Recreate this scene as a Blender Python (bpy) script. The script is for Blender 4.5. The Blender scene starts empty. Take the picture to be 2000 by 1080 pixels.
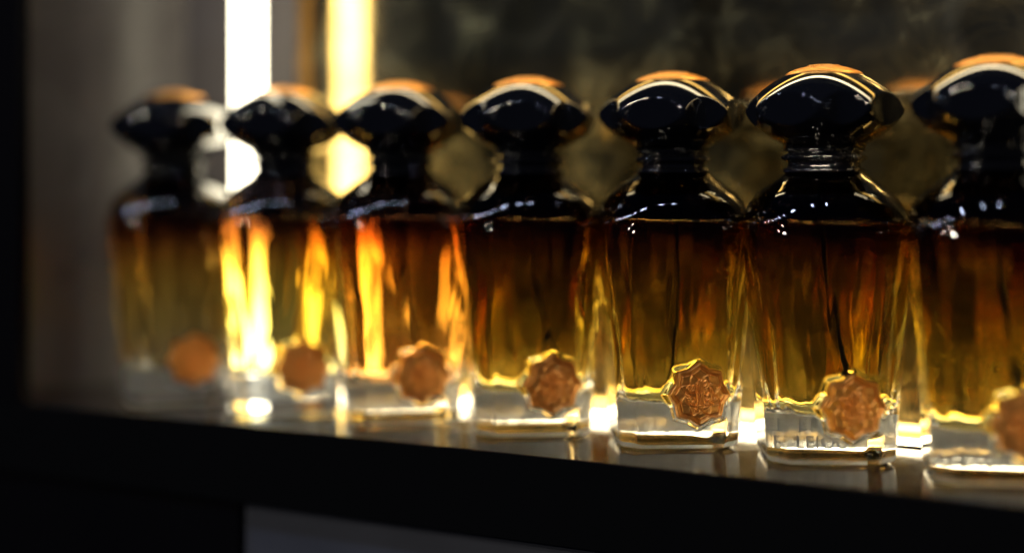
import bpy, bmesh, math, random
from mathutils import Vector, noise
random.seed(7)
sc = bpy.context.scene
C = sc.collection
PI = math.pi
rad = math.radians
# ---------------------------------------------------------------- scale: photo pixels at the sharp bottle's distance
S = 1/5800.0                  # metres per unit
F = 3100.0                    # focal length in photo pixels
AL = rad(32.0)                # angle of the shelf to the picture plane
CA, SA = math.cos(AL), math.sin(AL)
EYE = 489.0                   # eye height over the shelf top
HX, HZ = 313.0, F             # the sharp bottle in camera terms (right, deep)
def W(X, Z, h=0.0):           # right/deep/height -> world metres (world x runs along the shelf, y to the mirror)
    dx, dz = X-HX, Z-HZ
    return Vector(((dx*CA - dz*SA)*S, (dx*SA + dz*CA)*S, h*S))
def ray_at_y(px, y):          # world x where the ray of photo column px meets the plane world-y = y (units)
    t = (px-1000)/F
    # dx*SA+dz*CA = y ; X=t*Z
    Z = (y + HX*SA + HZ*CA)/(t*SA + CA)
    X = t*Z
    return (X-HX)*CA - (Z-HZ)*SA

# ---------------------------------------------------------------- camera
cam = bpy.data.cameras.new('camera'); co = bpy.data.objects.new('camera', cam); C.objects.link(co)
co.location = W(0, 0, EYE)
co.rotation_euler = (rad(90), 0, AL)
cam.sensor_width = 36; cam.lens = 36*F/2000
cam.shift_y = -168/2000
cam.clip_start = 0.02; cam.clip_end = 50
cam.dof.use_dof = True
cam.dof.focus_distance = (F*.944)*S
cam.dof.aperture_fstop = (cam.lens/1000)/(152*S)
cam.dof.aperture_blades = 0
sc.camera = co

# ---------------------------------------------------------------- world and render settings
w = bpy.data.worlds.new('World'); sc.world = w; w.use_nodes = True
bg = w.node_tree.nodes['Background']
bg.inputs[0].default_value = (0.22, 0.36, 1.0, 1); bg.inputs[1].default_value = 0.009
sc.view_settings.view_transform = 'Standard'; sc.view_settings.look = 'None'
sc.view_settings.exposure = 0.45; sc.view_settings.gamma = 1
cy = sc.cycles
cy.max_bounces = 28; cy.transmission_bounces = 26; cy.glossy_bounces = 10; cy.diffuse_bounces = 3
cy.transparent_max_bounces = 12
cy.sample_clamp_indirect = 6.0; cy.sample_clamp_direct = 0
cy.blur_glossy = 0.05
cy.caustics_reflective = True; cy.caustics_refractive = True
cy.use_denoising = True
try:
    cy.denoiser = 'OPENIMAGEDENOISE'
except Exception: pass
cy.use_adaptive_sampling = True; cy.adaptive_threshold = 0.01

# ---------------------------------------------------------------- material helpers
def mat(name):
    m = bpy.data.materials.new(name); m.use_nodes = True
    nt = m.node_tree; b = nt.nodes['Principled BSDF']
    return m, nt, b
def N(nt, t, **k):
    n = nt.nodes.new(t)
    for a, v in k.items():
        if a.startswith('i_'):
            key = a[2:]; key = int(key) if key.isdigit() else key
            n.inputs[key].default_value = v
        else: setattr(n, a, v)
    return n
def ramp(nt, fac, stops, interp='LINEAR'):
    r = nt.nodes.new('ShaderNodeValToRGB'); r.color_ramp.interpolation = interp
    e = r.color_ramp.elements
    while len(e) < len(stops): e.new(0.5)
    for q, (p, c) in zip(e, stops):
        q.position = p; q.color = (c[0], c[1], c[2], 1)
    nt.links.new(fac, r.inputs[0]); return r.outputs[0]
def coords(nt, scale=(1, 1, 1), out='Object'):
    t = nt.nodes.new('ShaderNodeTexCoord'); mp = nt.nodes.new('ShaderNodeMapping')
    mp.inputs['Scale'].default_value = scale
    nt.links.new(t.outputs[out], mp.inputs[0]); return mp.outputs[0]
def noisetex(nt, vec, scale, detail=4, rough=.55, dist=0):
    n = N(nt, 'ShaderNodeTexNoise'); n.inputs['Scale'].default_value = scale
    n.inputs['Detail'].default_value = detail; n.inputs['Roughness'].default_value = rough
    n.inputs['Distortion'].default_value = dist
    nt.links.new(vec, n.inputs['Vector']); return n.outputs['Fac']
def bump(nt, b, h, strength, dist):
    n = N(nt, 'ShaderNodeBump'); n.inputs['Strength'].default_value = strength
    n.inputs['Distance'].default_value = dist
    nt.links.new(h, n.inputs['Height']); nt.links.new(n.outputs[0], b.inputs['Normal'])

# bottle glass: clear foot, amber shading darkening into a black lacquered shoulder
def glass_mat():
    m, nt, b = mat('lacquered_glass')
    v = coords(nt)
    sx = N(nt, 'ShaderNodeSeparateXYZ'); nt.links.new(v, sx.inputs[0])
    nz = noisetex(nt, v, 60, 3)
    ad = N(nt, 'ShaderNodeMath', operation='MULTIPLY_ADD'); nt.links.new(nz, ad.inputs[0])
    ad.inputs[1].default_value = 30*S; nt.links.new(sx.outputs[2], ad.inputs[2])
    dv = N(nt, 'ShaderNodeMath', operation='DIVIDE'); nt.links.new(ad.outputs[0], dv.inputs[0]); dv.inputs[1].default_value = 560*S
    f = lambda z: (z+15)/560
    col = ramp(nt, dv.outputs[0], [
        (f(70), (.98, .985, .98)), (f(130), (.98, .98, .84)), (f(200), (.95, .92, .52)),
        (f(260), (.94, .82, .34)), (f(305), (.90, .68, .22)), (f(345), (.74, .43, .12)),
        (f(380), (.33, .12, .032)), (f(408), (.06, .018, .010)), (f(436), (.004, .003, .005))])
    nt.links.new(col, b.inputs['Base Color'])
    b.inputs['Transmission Weight'].default_value = 1
    b.inputs['Roughness'].default_value = 0.0
    b.inputs['IOR'].default_value = 1.5
    return m
def liquid_mat(name='amber_perfume', col=(.98, .87, .36)):
    m, nt, b = mat(name)
    b.inputs['Base Color'].default_value = (*col, 1)
    b.inputs['Transmission Weight'].default_value = 1
    b.inputs['Roughness'].default_value = 0; b.inputs['IOR'].default_value = 1.36/1.5
    return m
def air_mat():
    m, nt, b = mat('air_in_glass')
    b.inputs['Base Color'].default_value = (1, 1, 1, 1)
    b.inputs['Transmission Weight'].default_value = 1
    b.inputs['Roughness'].default_value = 0; b.inputs['IOR'].default_value = 1/1.5
    return m
def black_mat():
    m, nt, b = mat('black_gloss_cap')
    b.inputs['Base Color'].default_value = (.0035, .004, .006, 1)
    b.inputs['IOR'].default_value = 1.6
    v = coords(nt)
    dust = noisetex(nt, v, 2600, 2, .5)
    patch = noisetex(nt, v, 60, 2, .5)
    mul = N(nt, 'ShaderNodeMath', operation='MULTIPLY'); nt.links.new(dust, mul.inputs[0]); nt.links.new(patch, mul.inputs[1])
    sp = ramp(nt, mul.outputs[0], [(.42, (0, 0, 0)), (.46, (1, 1, 1))])
    mx = N(nt, 'ShaderNodeMix', data_type='RGBA')
    nt.links.new(sp, mx.inputs['Factor']); mx.inputs['A'].default_value = (.0035, .004, .006, 1); mx.inputs['B'].default_value = (.3, .3, .28, 1)
    nt.links.new(mx.outputs['Result'], b.inputs['Base Color'])
    r = ramp(nt, patch, [(.3, (.008,)*3), (.75, (.035,)*3)])
    nt.links.new(r, b.inputs['Roughness'])
    return m
def copper_mat():
    m, nt, b = mat('brushed_copper')
    v = coords(nt)
    n = noisetex(nt, v, 700, 4, .6)
    c = ramp(nt, n, [(.3, (.74, .34, .085)), (.7, (.95, .48, .13))])
    nt.links.new(c, b.inputs['Base Color'])
    b.inputs['Metallic'].default_value = 1
    r = ramp(nt, n, [(.3, (.32,)*3), (.7, (.46,)*3)]); nt.links.new(r, b.inputs['Roughness'])
    bump(nt, b, n, .25, .00005)
    return m
def emit_mat(name, col, strength, inner=None):
    m = bpy.data.materials.new(name); m.use_nodes = True; nt = m.node_tree
    nt.nodes.clear()
    o = N(nt, 'ShaderNodeOutputMaterial'); e = N(nt, 'ShaderNodeEmission')
    e.inputs[0].default_value = (*col, 1); e.inputs[1].default_value = strength
    nt.links.new(e.outputs[0], o.inputs[0]); return m
def shelf_mat():
    m, nt, b = mat('dark_waxed_shelf')
    v = coords(nt, (1, 5, 1))
    n = noisetex(nt, v, 14, 6, .6, .6)
    c = ramp(nt, n, [(.3, (.012, .009, .007)), (.7, (.032, .024, .018))])
    nt.links.new(c, b.inputs['Base Color'])
    b.inputs['IOR'].default_value = 1.36
    v2 = coords(nt, (1, 1, 1)); n2 = noisetex(nt, v2, 60, 5, .65)
    r = ramp(nt, n2, [(.3, (.06,)*3), (.7, (.17,)*3)]); nt.links.new(r, b.inputs['Roughness'])
    v3 = coords(nt, (1, 1, 1)); n3 = noisetex(nt, v3, 350, 4, .6)
    bump(nt, b, n3, .08, .0003)
    return m
def flat_mat(name, c1, c2, rough, metallic=0, scale=20, bs=.1, ior=1.45, r2=None):
    m, nt, b = mat(name)
    v = coords(nt); n = noisetex(nt, v, scale, 5, .6, .3)
    c = ramp(nt, n, [(.3, c1), (.7, c2)]); nt.links.new(c, b.inputs['Base Color'])
    b.inputs['Metallic'].default_value = metallic; b.inputs['IOR'].default_value = ior
    r = ramp(nt, n, [(.3, (rough,)*3), (.7, (r2 or rough*1.3,)*3)]); nt.links.new(r, b.inputs['Roughness'])
    v3 = coords(nt); n3 = noisetex(nt, v3, 900, 3)
    bump(nt, b, n3, bs, .0002)
    return m
def mirror_mat():
    m, nt, b = mat('antique_mirror')
    v = coords(nt)
    n = noisetex(nt, v, 13, 7, .62, .5)
    n2 = noisetex(nt, v, 38, 6, .66, .6)
    # silvered part of the mirror
    silver = ramp(nt, n, [(.25, (.74, .48, .14)), (.55, (.92, .64, .22)), (.8, (.76, .46, .13))])
    nt.links.new(silver, b.inputs['Base Color'])
    b.inputs['Metallic'].default_value = 1
    rr = ramp(nt, n2, [(.3, (.05,)*3), (.7, (.14,)*3)]); nt.links.new(rr, b.inputs['Roughness'])
    # foxing: cloudy matt spots and rings over the silver
    d, = (N(nt, 'ShaderNodeBsdfPrincipled'),)
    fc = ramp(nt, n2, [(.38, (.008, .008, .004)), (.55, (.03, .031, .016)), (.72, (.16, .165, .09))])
    gold = ramp(nt, n2, [(.3, (.10, .06, .012)), (.5, (.36, .24, .05)), (.7, (.85, .60, .16))])   # golden glow of the strip, painted in low on the glass
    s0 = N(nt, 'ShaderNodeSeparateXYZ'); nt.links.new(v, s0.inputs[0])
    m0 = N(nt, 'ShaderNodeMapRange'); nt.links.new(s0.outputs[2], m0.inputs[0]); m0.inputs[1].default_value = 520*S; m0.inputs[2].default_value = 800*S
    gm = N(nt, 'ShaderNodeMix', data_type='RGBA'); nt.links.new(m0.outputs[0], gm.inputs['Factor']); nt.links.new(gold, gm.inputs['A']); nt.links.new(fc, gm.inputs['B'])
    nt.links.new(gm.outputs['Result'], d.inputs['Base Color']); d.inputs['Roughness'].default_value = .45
    vor = N(nt, 'ShaderNodeTexVoronoi'); vor.inputs['Scale'].default_value = 17
    wv = N(nt, 'ShaderNodeVectorMath', operation='ADD'); nt.links.new(v, wv.inputs[0])
    nn = N(nt, 'ShaderNodeTexNoise'); nn.inputs['Scale'].default_value = 25; nt.links.new(v, nn.inputs['Vector'])
    sc_ = N(nt, 'ShaderNodeVectorMath', operation='SCALE'); nt.links.new(nn.outputs['Color'], sc_.inputs[0]); sc_.inputs['Scale'].default_value = .022
    nt.links.new(sc_.outputs[0], wv.inputs[1]); nt.links.new(wv.outputs[0], vor.inputs['Vector'])
    ring = ramp(nt, vor.outputs['Distance'], [(.20, (.3,)*3), (.29, (.85,)*3), (.36, (.5,)*3), (.6, (.35,)*3)])
    cloud = ramp(nt, n, [(.36, (.10,)*3), (.6, (1, 1, 1))])
    mm = N(nt, 'ShaderNodeMath', operation='MULTIPLY'); nt.links.new(ring, mm.inputs[0]); nt.links.new(cloud, mm.inputs[1])
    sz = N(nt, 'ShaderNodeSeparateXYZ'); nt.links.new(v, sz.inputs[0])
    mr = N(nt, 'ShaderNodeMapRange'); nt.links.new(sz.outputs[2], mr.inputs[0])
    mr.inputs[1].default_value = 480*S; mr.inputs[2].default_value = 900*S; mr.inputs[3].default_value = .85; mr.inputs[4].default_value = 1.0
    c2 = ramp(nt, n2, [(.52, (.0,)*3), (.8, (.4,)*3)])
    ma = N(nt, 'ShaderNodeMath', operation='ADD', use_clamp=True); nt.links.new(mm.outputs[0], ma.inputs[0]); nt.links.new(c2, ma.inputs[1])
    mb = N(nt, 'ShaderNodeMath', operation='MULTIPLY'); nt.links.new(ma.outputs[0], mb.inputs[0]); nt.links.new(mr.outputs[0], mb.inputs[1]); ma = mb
    mix = N(nt, 'ShaderNodeMixShader'); out = nt.nodes['Material Output']
    nt.links.new(ma.outputs[0], mix.inputs[0]); nt.links.new(b.outputs[0], mix.inputs[1]); nt.links.new(d.outputs[0], mix.inputs[2])
    nt.links.new(mix.outputs[0], out.inputs[0])
    return m
def label_mat(name='frosted_label', c1=(.42, .46, .52), c2=(.60, .66, .76), thin=True):
    m, nt, b = mat(name)
    out = nt.nodes['Material Output']
    b.inputs['Base Color'].default_value = (*c1, 1); b.inputs['Roughness'].default_value = .6
    t = N(nt, 'ShaderNodeBsdfTranslucent'); t.inputs[0].default_value = (*c2, 1)
    mx = N(nt, 'ShaderNodeMixShader'); mx.inputs[0].default_value = .75
    nt.links.new(b.outputs[0], mx.inputs[1]); nt.links.new(t.outputs[0], mx.inputs[2])
    if not thin:
        nt.links.new(mx.outputs[0], out.inputs[0]); return m
    tr = N(nt, 'ShaderNodeBsdfTransparent'); m2 = N(nt, 'ShaderNodeMixShader')
    nz = noisetex(nt, coords(nt), 320, 4); c = ramp(nt, nz, [(.35, (.10,)*3), (.65, (.32,)*3)]); nt.links.new(c, m2.inputs[0])
    nt.links.new(mx.outputs[0], m2.inputs[1]); nt.links.new(tr.outputs[0], m2.inputs[2]); nt.links.new(m2.outputs[0], out.inputs[0])
    return m

M = dict(
    glass=glass_mat(), liquid=liquid_mat(), brown_liquid=liquid_mat('brown_amber_perfume', (.90, .70, .36)), red_glow_liquid=liquid_mat('red_glow_perfume', (.98, .62, .34)), air=air_mat(), black=black_mat(), copper=copper_mat(),  # the red tint paints in light glowing through the third bottle
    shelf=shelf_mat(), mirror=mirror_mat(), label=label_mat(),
    fascia=flat_mat('black_lacquer_front', (.0006, .0008, .0014), (.001, .0013, .002), .7, bs=.15, ior=1.15),
    post=flat_mat('black_painted_post', (.0015, .0015, .0025), (.002, .002, .003), .7, ior=1.1),
    side=flat_mat('satin_grey_metal', (.060, .054, .054), (.088, .080, .080), .24, metallic=.0, ior=1.38, scale=9, bs=.05, r2=.36),
    lower=flat_mat('slate_blue_panel', (.024, .028, .042), (.038, .044, .066), .6, scale=12),
    brass=flat_mat('aged_brass', (.42, .22, .06), (.60, .34, .11), .28, metallic=1, scale=60),
    channel=flat_mat('dark_light_channel', (.02, .018, .015), (.03, .028, .02), .5),
    tube=flat_mat('smoky_plastic_tube', (.012, .008, .004), (.02, .014, .006), .3),
    white_led=emit_mat('white_light', (1.0, .90, .64), 7),
    edge_led=emit_mat('edge_light', (1.0, .82, .50), 12),
)

# ---------------------------------------------------------------- object helpers
def link(name, me, m, parent=None, smooth=True):
    if isinstance(me, bmesh.types.BMesh):
        b = me; me = bpy.data.meshes.new(name); b.to_mesh(me); b.free()
    if m is not None and not me.materials: me.materials.append(m)
    own = m is not None and me.materials[0] != m
    if smooth:
        for p in me.polygons: p.use_smooth = True
    o = bpy.data.objects.new(name, me); C.objects.link(o)
    if own: o.material_slots[0].link = 'OBJECT'; o.material_slots[0].material = m
    if parent is not None: o.parent = parent
    return o
def thing(name, label, cat, loc=(0, 0, 0), rz=0, group=None):
    o = bpy.data.objects.new(name, None); C.objects.link(o)
    o.empty_display_size = .01
    o.location = loc; o.rotation_euler = (0, 0, rz); o['label'] = label; o['category'] = cat
    if group: o['group'] = group
    return o
def tag(o, label=None, cat=None, group=None, kind=None):
    if label: o['label'] = label
    if cat: o['category'] = cat
    if group: o['group'] = group
    if kind: o['kind'] = kind
    return o
def box(x0, x1, y0, y1, z0, z1, bev=0.0, seg=2):     # in units
    bm = bmesh.new()
    vs = [bm.verts.new((x*S, y*S, z*S)) for x in (x0, x1) for y in (y0, y1) for z in (z0, z1)]
    for f in ((0, 1, 3, 2), (4, 6, 7, 5), (0, 4, 5, 1), (2, 3, 7, 6), (0, 2, 6, 4), (1, 5, 7, 3)):
        bm.faces.new([vs[i] for i in f])
    if bev: bmesh.ops.bevel(bm, geom=bm.edges[:], offset=bev*S, segments=seg, profile=.6, affect='EDGES')
    bmesh.ops.recalc_face_normals(bm, faces=bm.faces[:])
    return bm
def grid_mesh(name, rings, closed_bottom=True, closed_top=True, post=None):
    """rings: list of rings, each a list of (x,y,z) units, going upward; angle runs counter-clockwise"""
    n = len(rings[0]); verts = []; faces = []
    for r in rings: verts += [(x*S, y*S, z*S) for x, y, z in r]
    for i in range(len(rings)-1):
        for j in range(n):
            a = i*n+j; b = i*n+(j+1) % n
            faces.append((a, b, b+n, a+n))
    if closed_bottom:
        c = len(verts); r = rings[0]
        verts.append((sum(p[0] for p in r)/n*S, sum(p[1] for p in r)/n*S, sum(p[2] for p in r)/n*S))
        for j in range(n): faces.append((c, (j+1) % n, j))
    if closed_top:
        c = len(verts); r = rings[-1]; o = (len(rings)-1)*n
        verts.append((sum(p[0] for p in r)/n*S, sum(p[1] for p in r)/n*S, sum(p[2] for p in r)/n*S))
        for j in range(n): faces.append((c, o+j, o+(j+1) % n))
    me = bpy.data.meshes.new(name); me.from_pydata(verts, [], faces); me.update()
    return me
def lerp_tab(tab, z):
    if z <= tab[0][0]: return tab[0][1]
    for (a, va), (b, vb) in zip(tab, tab[1:]):
        if z <= b:
            t = (z-a)/(b-a); return va+(vb-va)*t
    return tab[-1][1]
def smooth_tab(tab, z):        # Catmull-Rom through the table
    n = len(tab)
    if z <= tab[0][0]: return tab[0][1]
    if z >= tab[-1][0]: return tab[-1][1]
    for i in range(n-1):
        if z <= tab[i+1][0]:
            x0, y0 = tab[max(i-1, 0)]; x1, y1 = tab[i]; x2, y2 = tab[i+1]; x3, y3 = tab[min(i+2, n-1)]
            h = x2-x1; t = (z-x1)/h
            m1 = (y2-y0)/(x2-x0) if x2 != x0 else 0
            m2 = (y3-y1)/(x3-x1) if x3 != x1 else 0
            t2, t3 = t*t, t*t*t
            return (2*t3-3*t2+1)*y1+(t3-2*t2+t)*h*m1+(-2*t3+3*t2)*y2+(t3-t2)*h*m2
def sstep(a, b, x):
    t = min(1, max(0, (x-a)/(b-a))); return t*t*(3-2*t)
def oct_r(phi, rm, rc, k):     # radius of a rounded octagon: main faces at 0,90.., corner faces at 45..
    s = 0.0
    for i in range(8):
        c = math.cos(phi-i*PI/4)
        if c > .2:
            s += math.exp(-((rm if i % 2 == 0 else rc)/c - rm)/k)
    return rm - k*math.log(s)
def corner_p(rm, h): return (rm+h)/math.sqrt(2)

# ---------------------------------------------------------------- the seal outline and relief (8-pointed rosette, lotus petals, upright script)
SR = 58.0
def star_r(th):
    d = abs(((th-PI/2+PI/8) % (PI/4))-PI/8)/(PI/8)      # 0 at a point, 1 in a valley
    return .86+.14*(1-d)**1.35
def petal_r(d): return smooth_tab([(0, .855), (6, .79), (14, .755), (22.5, .70), (33, .60), (42, .47), (45, .42)], d)
STROKES = [   # (polyline, half width): upright letters and curls in the middle
    ([(-.10, .36), (-.10, -.45)], .016), ([(-.03, .46), (-.03, -.42)], .018), ([(.04, .46), (.04, -.40)], .018), ([(.10, .40), (.10, -.36)], .014),
    ([(-.40, .16), (-.36, .08), (-.26, .03), (-.12, .02), (.04, .03), (.12, .08)], .016),
    ([(-.42, -.12), (-.38, -.26), (-.26, -.34), (-.10, -.37), (.02, -.36)], .018),
    ([(-.36, -.02), (-.30, -.08), (-.34, -.12)], .016), ([(-.22, -.10), (-.18, -.18), (-.22, -.24)], .016),
    ([(-.34, .30), (-.28, .24), (-.30, .20)], .016), ([(-.20, .30), (-.20, .20)], .015), ([(-.24, .12), (-.18, .14)], .014),
    ([(-.46, .02), (-.42, .0)], .018), ([(.16, .40), (.20, .44), (.24, .38), (.16, .26)], .016), ([(.18, .18), (.34, .34)], .016),
    ([(.30, .24), (.32, .12), (.36, .20), (.40, .10)], .016), ([(.42, .06), (.44, -.10)], .016),
    ([(.16, .0), (.22, -.06), (.30, .04), (.18, -.14)], .015), ([(.32, .02), (.32, -.12)], .016),
    ([(.20, -.20), (.30, -.14), (.30, -.26), (.42, -.30), (.20, -.32)], .016), ([(.14, -.44), (.28, -.38)], .014),
    ([(-.16, -.46), (-.12, -.54)], .016), ([(-.03, -.50), (-.02, -.56)], .018), ([(.44, -.16), (.52, -.10)], .014),
    ([(.22, .30), (.26, .34)], .02), ([(-.42, .20), (-.40, .26)], .015)]
def seg_d(px, py, a, b):
    ax, ay = a; bx, by = b; dx, dy = bx-ax, by-ay
    t = max(0, min(1, ((px-ax)*dx+(py-ay)*dy)/(dx*dx+dy*dy+1e-12)))
    return math.hypot(px-ax-t*dx, py-ay-t*dy)
def relief(x, y):              # x,y in seal radii -> height 0..1
    r = math.hypot(x, y); th = math.atan2(y, x); R = star_r(th); h = .55
    # raised rim
    h += .45*sstep(.905, .935, r/R)*(1-sstep(.985, 1.0, r/R))
    # petals as engraved interlaced lines with a raised lip
    best = 9.0
    for k in range(8):
        d = abs((math.degrees(th)-90-k*45+180) % 360-180)
        if d <= 45: best = min(best, abs(r-petal_r(d)))
    h -= .55*(1-sstep(.006, .026, best))
    h += .14*math.exp(-((best-.045)/.018)**2)
    if r < .62:
        s = 9.0
        for pl, hw in STROKES:
            for a, b in zip(pl, pl[1:]): s = min(s, seg_d(x, y, a, b)-hw)
        h += .45*(1-sstep(-.004, .018, s)) - .22*math.exp(-((s-.03)/.018)**2)
    return h
def seal_mesh(name, radius, depth, thick, dome=0.0, flat_to=1.0):
    NR, NA = 84, 240; verts = []; faces = []
    verts.append((0, -thick-dome-depth*.5, 0))
    # local: x right, z up, -y outward
    for i in range(1, NR+1):
        f = i/NR
        for j in range(NA):
            th = 2*PI*j/NA; R = star_r(th)*f
            x, y = R*math.cos(th), R*math.sin(th)
            out = thick + depth*relief(x, y) + dome*(1-R*R)
            verts.append((x*radius, -out, y*radius))
    for j in range(NA): faces.append((0, 1+j, 1+(j+1) % NA))
    for i in range(NR-1):
        for j in range(NA):
            a = 1+i*NA+j; b = 1+i*NA+(j+1) % NA; faces.append((a, a+NA, b+NA, b))
    o = len(verts)
    for t, k in ((.72, 1.02), (.0, 1.04)):
        for j in range(NA):
            th = 2*PI*j/NA; R = star_r(th)*k
            verts.append((R*math.cos(th)*radius, -thick*t, R*math.sin(th)*radius))
    base = 1+(NR-1)*NA
    for j in range(NA):
        j2 = (j+1) % NA
        faces.append((base+j, o+j, o+j2, base+j2)); faces.append((o+j, o+NA+j, o+NA+j2, o+j2))
    faces.append(tuple(o+NA+j for j in range(NA-1, -1, -1)))
    me = bpy.data.meshes.new(name); me.from_pydata([(x*S, y*S, z*S) for x, y, z in verts], [], faces); me.update()
    bm = bmesh.new(); bm.from_mesh(me); bmesh.ops.recalc_face_normals(bm, faces=bm.faces[:]); bm.to_mesh(me); bm.free()
    return me

# ---------------------------------------------------------------- bottle body
SX, SZ = 30.0, 108.0            # seal centre on the front face
PADT = rad(5)
HK = .73
RM = [(0, 96), (2, 106), (6, 111.5), (14, 115), (30, 116.5), (100, 120.5), (200, 127.5), (300, 135.5), (370, 141.5), (425, 143.5), (450, 140), (475, 131), (500, 107), (520, 74)]
RC = [(380, 154), (415, 153.5), (430, 151.5), (445, 148), (458, 142.5), (470, 135), (482, 125), (494, 110), (504, 97), (512, 85), (519, 75), (524, 70)]
def body_r(phi, z):            # phi: 0 faces -Y
    rm = smooth_tab(RM, z); k = 2.2 + 6*sstep(330, 450, z)
    o = oct_r(phi, rm, corner_p(rm, rm*HK), k)
    wv = sstep(395, 500, z)
    if z < 380: return o
    c = smooth_tab(RC, z)
    return o*(1-wv)+c*wv
def pt(phi, r, z): return (r*math.sin(phi), -r*math.cos(phi), z)
def pad(x, y, z):              # raised rosette pad of glass behind the seal
    if y > -40: return y
    th = math.atan2(z-SZ, x-SX); rr = math.hypot(z-SZ, x-SX)
    R = star_r(th)*SR*1.03
    e = 1-sstep(R, R+12, rr)
    if e <= 0: return y
    plane = -(124+6) + (x-SX)*math.tan(PADT)
    if plane > y: plane = y
    return y*(1-e)+plane*e
def body_mesh():
    NA = 320; zs = [0, 1, 2.5, 4.5, 7, 10, 14]
    z = 14
    while z < 200: z += 2.6; zs.append(z)
    while z < 420: z += 6; zs.append(z)
    while z < 521: z += 3.4; zs.append(z)
    zs.append(523)
    rings = []
    # underside: shallow dimple then foot ring
    for f, zz in ((.2, 5), (.6, 4.6), (.82, 3), (.9, 1), (.96, 0.1)):
        rings.append([pt(2*PI*j/NA, body_r(2*PI*j/NA, 0)*f, zz) for j in range(NA)])
    for z in zs:
        r_ = []
        for j in range(NA):
            ph = 2*PI*j/NA; x, y, zz = pt(ph, body_r(ph, z), z)
            if 20 < z < 205: y = pad(x, y, zz)
            r_.append((x, y, zz))
        rings.append(r_)
    for f, zz in ((.9, 527), (.82, 534), (.3, 535)):
        rings.append([pt(2*PI*j/NA, 68*f, zz) for j in range(NA)])
    return grid_mesh('glass_body', rings)
CAV = [(84, 40), (86, 62), (90, 79), (97, 88), (108, 95), (125, 99), (200, 107), (300, 118), (380, 127), (440, 126), (500, 92)]
SEED = [0.0]
def cav_r(phi, z):
    sd = Vector((0, 0, SEED[0]))
    rm = smooth_tab(CAV, z); k = 6
    o = oct_r(phi, rm, corner_p(rm, rm*.74), k)
    if z > 430:
        wv = sstep(420, 490, z); c = smooth_tab([(430, 131), (450, 124), (470, 109), (490, 86), (505, 66)], z); o = o*(1-wv)+c*wv
    # hand-blown unevenness of the inner wall
    n = noise.noise(Vector((math.sin(phi)*2.6, math.cos(phi)*2.6, z/230))+sd)*7
    n += noise.noise(Vector((math.sin(phi)*7, math.cos(phi)*7, z/170+9))+sd)*5
    n += 2.6*math.sin(phi*13+noise.noise(Vector((math.sin(phi)*3, math.cos(phi)*3, z/120)))*4)
    return o+n*sstep(84, 140, z)
def liquid_mesh():
    NA = 200; rings = []
    for f in (.15, .35, .55, .75, .9):
        rings.append([pt(2*PI*j/NA, cav_r(2*PI*j/NA, 84)*f, 84+7*(1-f*f)) for j in range(NA)])
    zs = [84, 85, 86.5, 88.5, 91, 94, 98, 103, 109, 116, 124]; z = 124
    while z < 425: z += 6; zs.append(z)
    zs += [429]
    for z in zs: rings.append([pt(2*PI*j/NA, cav_r(2*PI*j/NA, z), z) for j in range(NA)])
    for f, dz in ((.993, 429.6), (.975, 428.2), (.94, 427.4), (.85, 427), (.4, 427)):
        rings.append([pt(2*PI*j/NA, cav_r(2*PI*j/NA, 429)*f, dz) for j in range(NA)])
    return grid_mesh('perfume_liquid', rings)
def air_mesh():
    NA = 160; rings = []
    for f in (.4, .85, .94, .975, .99): rings.append([pt(2*PI*j/NA, cav_r(2*PI*j/NA, 431)*f, 429+2.0*f**20) for j in range(NA)])
    z = 431.5
    while z < 504: rings.append([pt(2*PI*j/NA, cav_r(2*PI*j/NA, z), z) for j in range(NA)]); z += 5
    rings.append([pt(2*PI*j/NA, 50, 507) for j in range(NA)])
    return grid_mesh('air_pocket', rings)

# ---------------------------------------------------------------- cap
ZE, RE = 638.0, 145.0
def lens_r(dz, H):
    t = min(1, abs(dz)/H); return RE*(1-t**1.6)**.64 if dz < 0 else RE*(1-t**1.3)**.625   # the underside is fuller than the crown
def cap_cut(phi, r, k=.8):       # eight almond facets cut round the rim: four wide, four narrow
    d = math.degrees(phi) % 90
    dm = min(d, 90-d)
    c = 124+21.5*(dm/27)**2 if dm <= 27 else 124+21.5*((45-dm)/18)**2
    mn = min(r, c); return mn-k*math.log(math.exp((mn-r)/k)+math.exp((mn-c)/k))
def cap_mesh():
    NA = 288; rings = []
    def ring(fn, z): rings.append([pt(2*PI*j/NA, fn(2*PI*j/NA), z) for j in range(NA)])
    stem = lambda ph, rm=60: oct_r(ph, rm, corner_p(rm, rm*.72), 1.5)
    ring(lambda ph: stem(ph, 50), 560)
    ring(lambda ph: stem(ph, 60), 560.5); ring(lambda ph: stem(ph, 61.5), 562); ring(lambda ph: stem(ph, 61.5), 574)
    HL = 84
    n = 46
    for i in range(n):
        dz = -66*(1-i/n)**1.25
        def fr(ph, dz=dz):
            a, b = stem(ph, 62), cap_cut(ph, lens_r(dz, HL)); m_ = max(a, b)
            return m_+2*math.log(math.exp((a-m_)/2)+math.exp((b-m_)/2))
        ring(fr, ZE+dz)
    n = 60
    for i in range(n+1):
        dz = 65*(i/n)**1.25
        ring(lambda ph: cap_cut(ph, lens_r(dz, 84)), ZE+dz)
    zt = ZE+65; rt = lens_r(65, 84)
    ring(lambda ph: rt*.9, zt+2); ring(lambda ph: rt*.3, zt+4)
    return grid_mesh('cap', rings)
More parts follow.
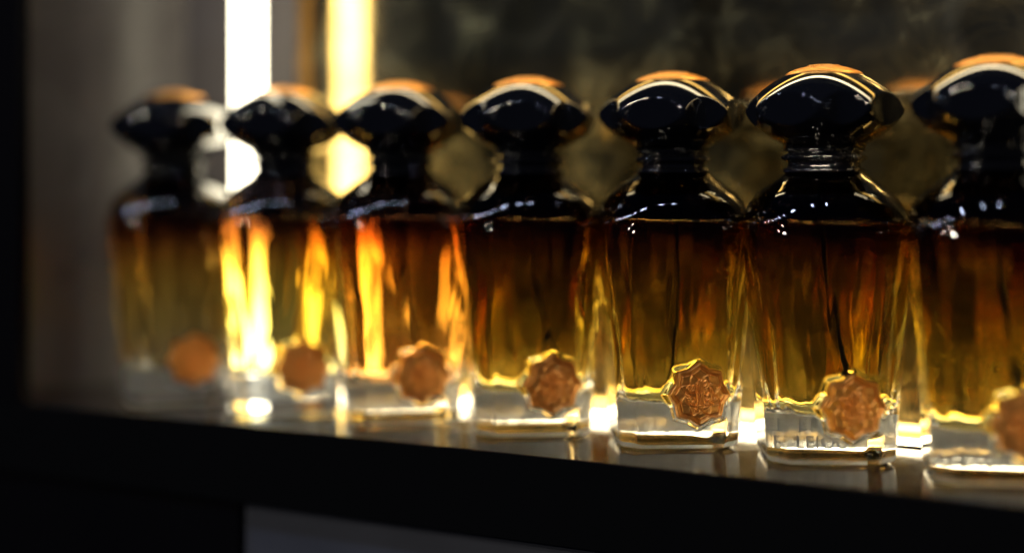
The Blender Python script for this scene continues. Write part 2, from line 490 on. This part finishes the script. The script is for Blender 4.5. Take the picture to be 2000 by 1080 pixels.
def medallion_mesh():          # copper dome let into the crown of the cap, lotus relief
    NR, NA = 80, 240; rt = lens_r(63, 84)+.6; verts = [(0, 0, 0)]; faces = []
    zc = ZE+63.5
    def zz(f): return zc+14.5*(1-f**2.0)
    verts[0] = (0, 0, zz(0)+2)
    for i in range(1, NR+1):
        f = i/NR
        for j in range(NA):
            th = 2*PI*j/NA; g = f/.90
            hh = relief(g*math.cos(th), g*math.sin(th)) if g < star_r(th)*.9 else .55
            verts.append((f*rt*math.cos(th), f*rt*math.sin(th), zz(f)+5.0*hh*min(1, (1-f)*14)))
    for j in range(NA): faces.append((0, 1+j, 1+(j+1) % NA))
    for i in range(NR-1):
        for j in range(NA):
            a = 1+i*NA+j; b = 1+i*NA+(j+1) % NA; faces.append((a, a+NA, b+NA, b))
    o = len(verts)
    for j in range(NA): th = 2*PI*j/NA; verts.append((rt*math.cos(th), rt*math.sin(th), zc-2.2))
    base = 1+(NR-1)*NA
    for j in range(NA):
        j2 = (j+1) % NA; faces.append((base+j, o+j, o+j2, base+j2))
    faces.append(tuple(o+j for j in range(NA-1, -1, -1)))
    me = bpy.data.meshes.new('cap_medallion'); me.from_pydata([(x*S, y*S, z*S) for x, y, z in verts], [], faces); me.update()
    bm = bmesh.new(); bm.from_mesh(me); bmesh.ops.recalc_face_normals(bm, faces=bm.faces[:]); bm.to_mesh(me); bm.free()
    return me
def collar_mesh():
    prof = [(521, 60), (521.3, 70), (523, 73.5), (526, 74), (529, 71.5), (531, 66.5), (534, 65), (539, 65), (541, 67), (544, 74), (548, 77.5), (551, 77), (554, 72), (556, 66), (558, 64), (560, 66), (562.5, 68.5), (565, 68), (567, 64), (568, 58)]
    NA = 200; rings = []
    # refine
    P = []
    for (a, ra), (b, rb) in zip(prof, prof[1:]):
        P += [(a, ra), ((a+b)/2, (ra+rb)/2)]
    P.append(prof[-1])
    for z, r in P:
        rings.append([pt(2*PI*j/NA, oct_r(2*PI*j/NA, r*.95, corner_p(r*.95, r*.95*.6), 3), z) for j in range(NA)])
    return grid_mesh('collar', rings)
def tube_mesh(bend):
    ctrl = [(0, 0, 520), (0, 0, 430), (2, 3, 350), (bend*.25, 6, 270), (bend*.62, 2, 190), (bend, -10, 118), (bend*1.06, -12, 104)]
    # Catmull-Rom samples
    pts = []
    for i in range(len(ctrl)-1):
        p0 = Vector(ctrl[max(i-1, 0)]); p1 = Vector(ctrl[i]); p2 = Vector(ctrl[i+1]); p3 = Vector(ctrl[min(i+2, len(ctrl)-1)])
        for s in range(8):
            t = s/8
            pts.append(.5*((2*p1)+(p2-p0)*t+(2*p0-5*p1+4*p2-p3)*t*t+(3*p1-p0-3*p2+p3)*t**3))
    pts.append(Vector(ctrl[-1]))
    rings = []
    for p in pts[::-1]: rings.append([(p.x+4.2*math.cos(2*PI*j/12), p.y+4.2*math.sin(2*PI*j/12), p.z) for j in range(12)])
    return grid_mesh('dip_tube', rings)
def text_mesh(lines):
    bm = bmesh.new()
    for s, z, size, sp in lines:
        cu = bpy.data.curves.new('lettering', 'FONT'); cu.body = s; cu.align_x = 'CENTER'; cu.size = size*S; cu.extrude = 1.2*S; cu.space_character = sp
        cu.offset = .35*S
        ob = bpy.data.objects.new('lettering', cu); C.objects.link(ob)
        bpy.context.view_layer.update()
        me = bpy.data.meshes.new_from_object(ob)
        me.transform(__import__('mathutils').Matrix.Rotation(PI/2, 4, 'X')); me.transform(__import__('mathutils').Matrix.Translation((0, 0, z*S)))
        bm.from_mesh(me); bpy.data.objects.remove(ob); bpy.data.meshes.remove(me); bpy.data.curves.remove(cu)
    me = bpy.data.meshes.new('lettering'); bm.to_mesh(me); bm.free(); return me

me_body = body_mesh();  me_cap = cap_mesh(); me_med = medallion_mesh(); me_col = collar_mesh()
LIQ = []
for sd_ in (0.0, 4.3, 8.9):
    SEED[0] = sd_; LIQ.append((liquid_mesh(), air_mesh()))
me_seal = seal_mesh('seal', SR, 5.2, 5.0)
me_label_bm = box(-84, 84, 98, 99.5, 17, 80, 0)
me_label = bpy.data.meshes.new('label'); me_label_bm.to_mesh(me_label); me_label_bm.free()
me_t1 = text_mesh([('HETIT', 47, 34, 1.2), ('LAOAVI', 16, 29, 1.15)])
me_t2 = text_mesh([('ERYS', 47, 34, 1.3), ('LEIOU', 15, 33, 1.1)])
tubes = {b: tube_mesh(b) for b in (-8, 45, 62)}

# ---------------------------------------------------------------- the seven bottles
# photo column, relative depth, body yaw to the line of sight (deg, + = turned right), cap corner-facet yaw, tube bend, tube turn, letters, label
BOT = [
    (340, 1.190, 6, 22, 45, 20, me_t1, 'leftmost perfume bottle of the row, most blurred, beside the grey side wall'),
    (556, 1.145, 4, 24, 62, 190, me_t1, 'perfume bottle glowing bright yellow inside, just right of the tall white light'),
    (782, 1.095, 7, 26, 45, 30, me_t1, 'perfume bottle glowing red orange inside, just right of the yellow upright light'),
    (1032, 1.047, 8, 36, 62, 8, me_t1, 'dark amber perfume bottle standing just left of the sharply focused one'),
    (1313, 1.000, 9, 27, -8, 10, me_t1, 'sharply focused perfume bottle with crisp lotus seal and thin orange line at its liquid level'),
    (1610, 0.943, 9, 15, 45, 10, me_t2, 'slightly blurred perfume bottle just right of the sharply focused one, yellow liquid above its seal'),
    (1945, 0.877, 8, 30, 45, 12, me_t1, 'large blurred perfume bottle cut off by the right edge of the photo'),
]
for bi, (px, zr, yaw, cyaw, bend, tt, tm, lab) in enumerate(BOT):
    Z = zr*F; X = (px-1000)/F*Z
    ang = math.atan2(X, Z)                       # line of sight
    # world rotation so that local -Y points back at the camera, then turned right by yaw
    base = AL - ang
    p = W(X, Z)
    t = thing('perfume_bottle', lab, 'perfume bottle', p, base+rad(yaw), 'perfume bottles standing in a row on the shelf')
    g = link('glass_body', me_body, M['glass'], t)
    me_liq, me_air = LIQ[(bi+2) % 3]
    turn, sc_ = ((22, .95), (14, .96), (4, 1), (-5, 1), (0, 1), (8, .98), (-8, .98))[bi]
    for nm, me_, mt in (('perfume_liquid', me_liq, 'liquid'), ('air_pocket', me_air, 'air')):
        q = link(nm, me_, M[mt if mt == 'air' else ('brown_liquid' if bi == 0 else 'red_glow_liquid' if bi == 2 else 'liquid')], t); q.rotation_euler = (0, 0, rad(turn)); q.scale = (sc_, sc_, 1)
    dt = link('dip_tube', tubes[bend], M['tube'], t); dt.rotation_euler = (0, 0, rad(tt))
    link('collar', me_col, M['black'], t).rotation_euler = (0, 0, rad(cyaw-45-yaw+20))
    cp = link('cap', me_cap, M['black'], t); cp.rotation_euler = (0, 0, rad(cyaw-45-yaw))
    link('cap_medallion', me_med, M['copper'], cp)
    se = link('seal', me_seal, M['copper'], t)
    se.location = (SX*S, -(124+5.7)*S, SZ*S); se.rotation_euler = (0, 0, PADT)
    lb = link('label', me_label, M['label'], t, smooth=False)
    le = link('lettering', tm, M['label'], lb, smooth=False); le.location = (0, 96.4*S, 0)

# ---------------------------------------------------------------- shelf, side wall, mirror, lights
YF = -292                      # shelf front
YM = 262                       # mirror face
XL = ray_at_y(38, YF)          # inner face of the left side wall
XR = 2300
sh = thing('display_shelf', 'dark waxed shelf with a thick black front edge carrying the row of bottles', 'shelf', (0, 0, 0))
link('shelf_top', box(XL-420, XR, YF+3, YM+30, -14, 0, 1.2), M['shelf'], sh, False)
link('shelf_front', box(XL-600, XR, YF, YF+40, -160, -1.2, 1.5), M['fascia'], sh, False)
post = thing('cabinet_side_post', 'black upright cabinet post closing the left edge of the niche', 'post')
link('post_front', box(XL-600, XL, YF-2, YF+30, 1, 1500, 1.5), M['post'], post, False)
WX, WY = -1533.0, YM                # the side wall turns forward and out from here
bm = box(-30, 0, -560, 0, .6, 1500)
side = tag(link('side_wall', bm, M['side'], None, False), 'satin grey side wall left of the leftmost bottle, dimly reflecting it', 'wall')
side.location = (WX*S, WY*S, 0); side.rotation_euler = (0, 0, -math.atan2(.46, .88))

# lower cabinet
low = thing('lower_cabinet', 'slate blue cabinet panel below the shelf with a black stile at its left', 'cabinet')
xs = ray_at_y(478, YF+30)
link('door_panel', box(xs-4, XR, YF+32, YF+44, -1200, -161), M['lower'], low, False)
link('stile', box(XL-600, xs, YF+12, YF+46, -1200, -161, 2), M['post'], low, False)

# back: light tube standing behind the row, strip of grey panel, brass edge, mirror
YT = 66
xw0, xw1 = ray_at_y(452, YT-16), ray_at_y(500, YT-16)
xt0, xt1 = ray_at_y(583, YM-8), ray_at_y(602, YM-8)
xm = ray_at_y(606, YM)
bk = tag(link('back_panel', box(WX-20, xm-4, YM, YM+14, .6, 1500), M['side'], None, False), 'narrow satin grey panel behind the tall white light, left of the mirror', 'panel')
L1 = thing('light_tube', 'tall bright white light tube standing behind the gap between the two leftmost bottles', 'light')
link('diffuser', box(xw0, xw1, YT-16, YT+16, 6, 1500, 7, 4), M['white_led'], L1, False)
link('foot', box(xw0-4, xw1+4, YT-24, YT+26, .4, 6, 1), M['brass'], L1, False)
bt = tag(link('brass_trim', box(xt0, xt1, YM-12, YM-.4, .6, 1500, 1), M['brass'], None, False), 'upright brass trim between the grey panel and the dark mirror', 'trim')
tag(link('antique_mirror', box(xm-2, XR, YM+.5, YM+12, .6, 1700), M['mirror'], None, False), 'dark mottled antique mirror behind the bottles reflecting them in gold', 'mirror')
L3 = thing('light_strip', 'thin white light strip lying along the shelf at the foot of the mirror', 'light strip')
link('diffuser', box(xm+40, XR-60, YM-92, YM-78, 4, 15, 1.5), M['edge_led'], L3, False)
link('channel', box(xm+38, XR-58, YM-95, YM-75, .5, 3.8, .6), M['channel'], L3, False)
L5 = thing('light_tube', 'added upright light out of view, brightening the liquid from the right', 'light')
link('diffuser', box(1180, 1270, YT-20, YT+22, 30, 980, 9, 4), M['white_led'], L5, False)  # unseen tube, added to brighten the liquid in the bottles
link('foot', box(1176, 1274, YT-24, YT+26, .4, 30, 1), M['brass'], L5, False)
L4 = thing('light_strip', 'light strip along the top of the mirror above the photo', 'light strip')
link('diffuser', box(xm+40, XR-60, YM-92, YM-76, 1130, 1175, 1.5), M['edge_led'], L4, False)
link('channel', box(xm+38, XR-58, YM-94, YM-2, 1176, 1187, .6), M['channel'], L4, False)

# ---------------------------------------------------------------- small ceiling spots of the shop
def spot(x, y, z, e, col=(.62, .72, 1.0), r=.012):
    l = bpy.data.lights.new('ceiling_spot', 'POINT'); l.energy = e; l.color = col; l.shadow_soft_size = r
    o = bpy.data.objects.new('ceiling_spot', l); C.objects.link(o); o.location = (x, y, z); return o
for i in range(9):
    t = i/8
    spot(-.95+1.25*t, -.42-.12*math.sin(PI*t), .78+.07*math.sin(PI*t), 1.3)
for x, y, z in ((-.25, -1.6, .75), (.55, -1.8, .55), (.05, -1.7, 1.1)):
    spot(x, y, z, 14, (1.0, .88, .70), .03)
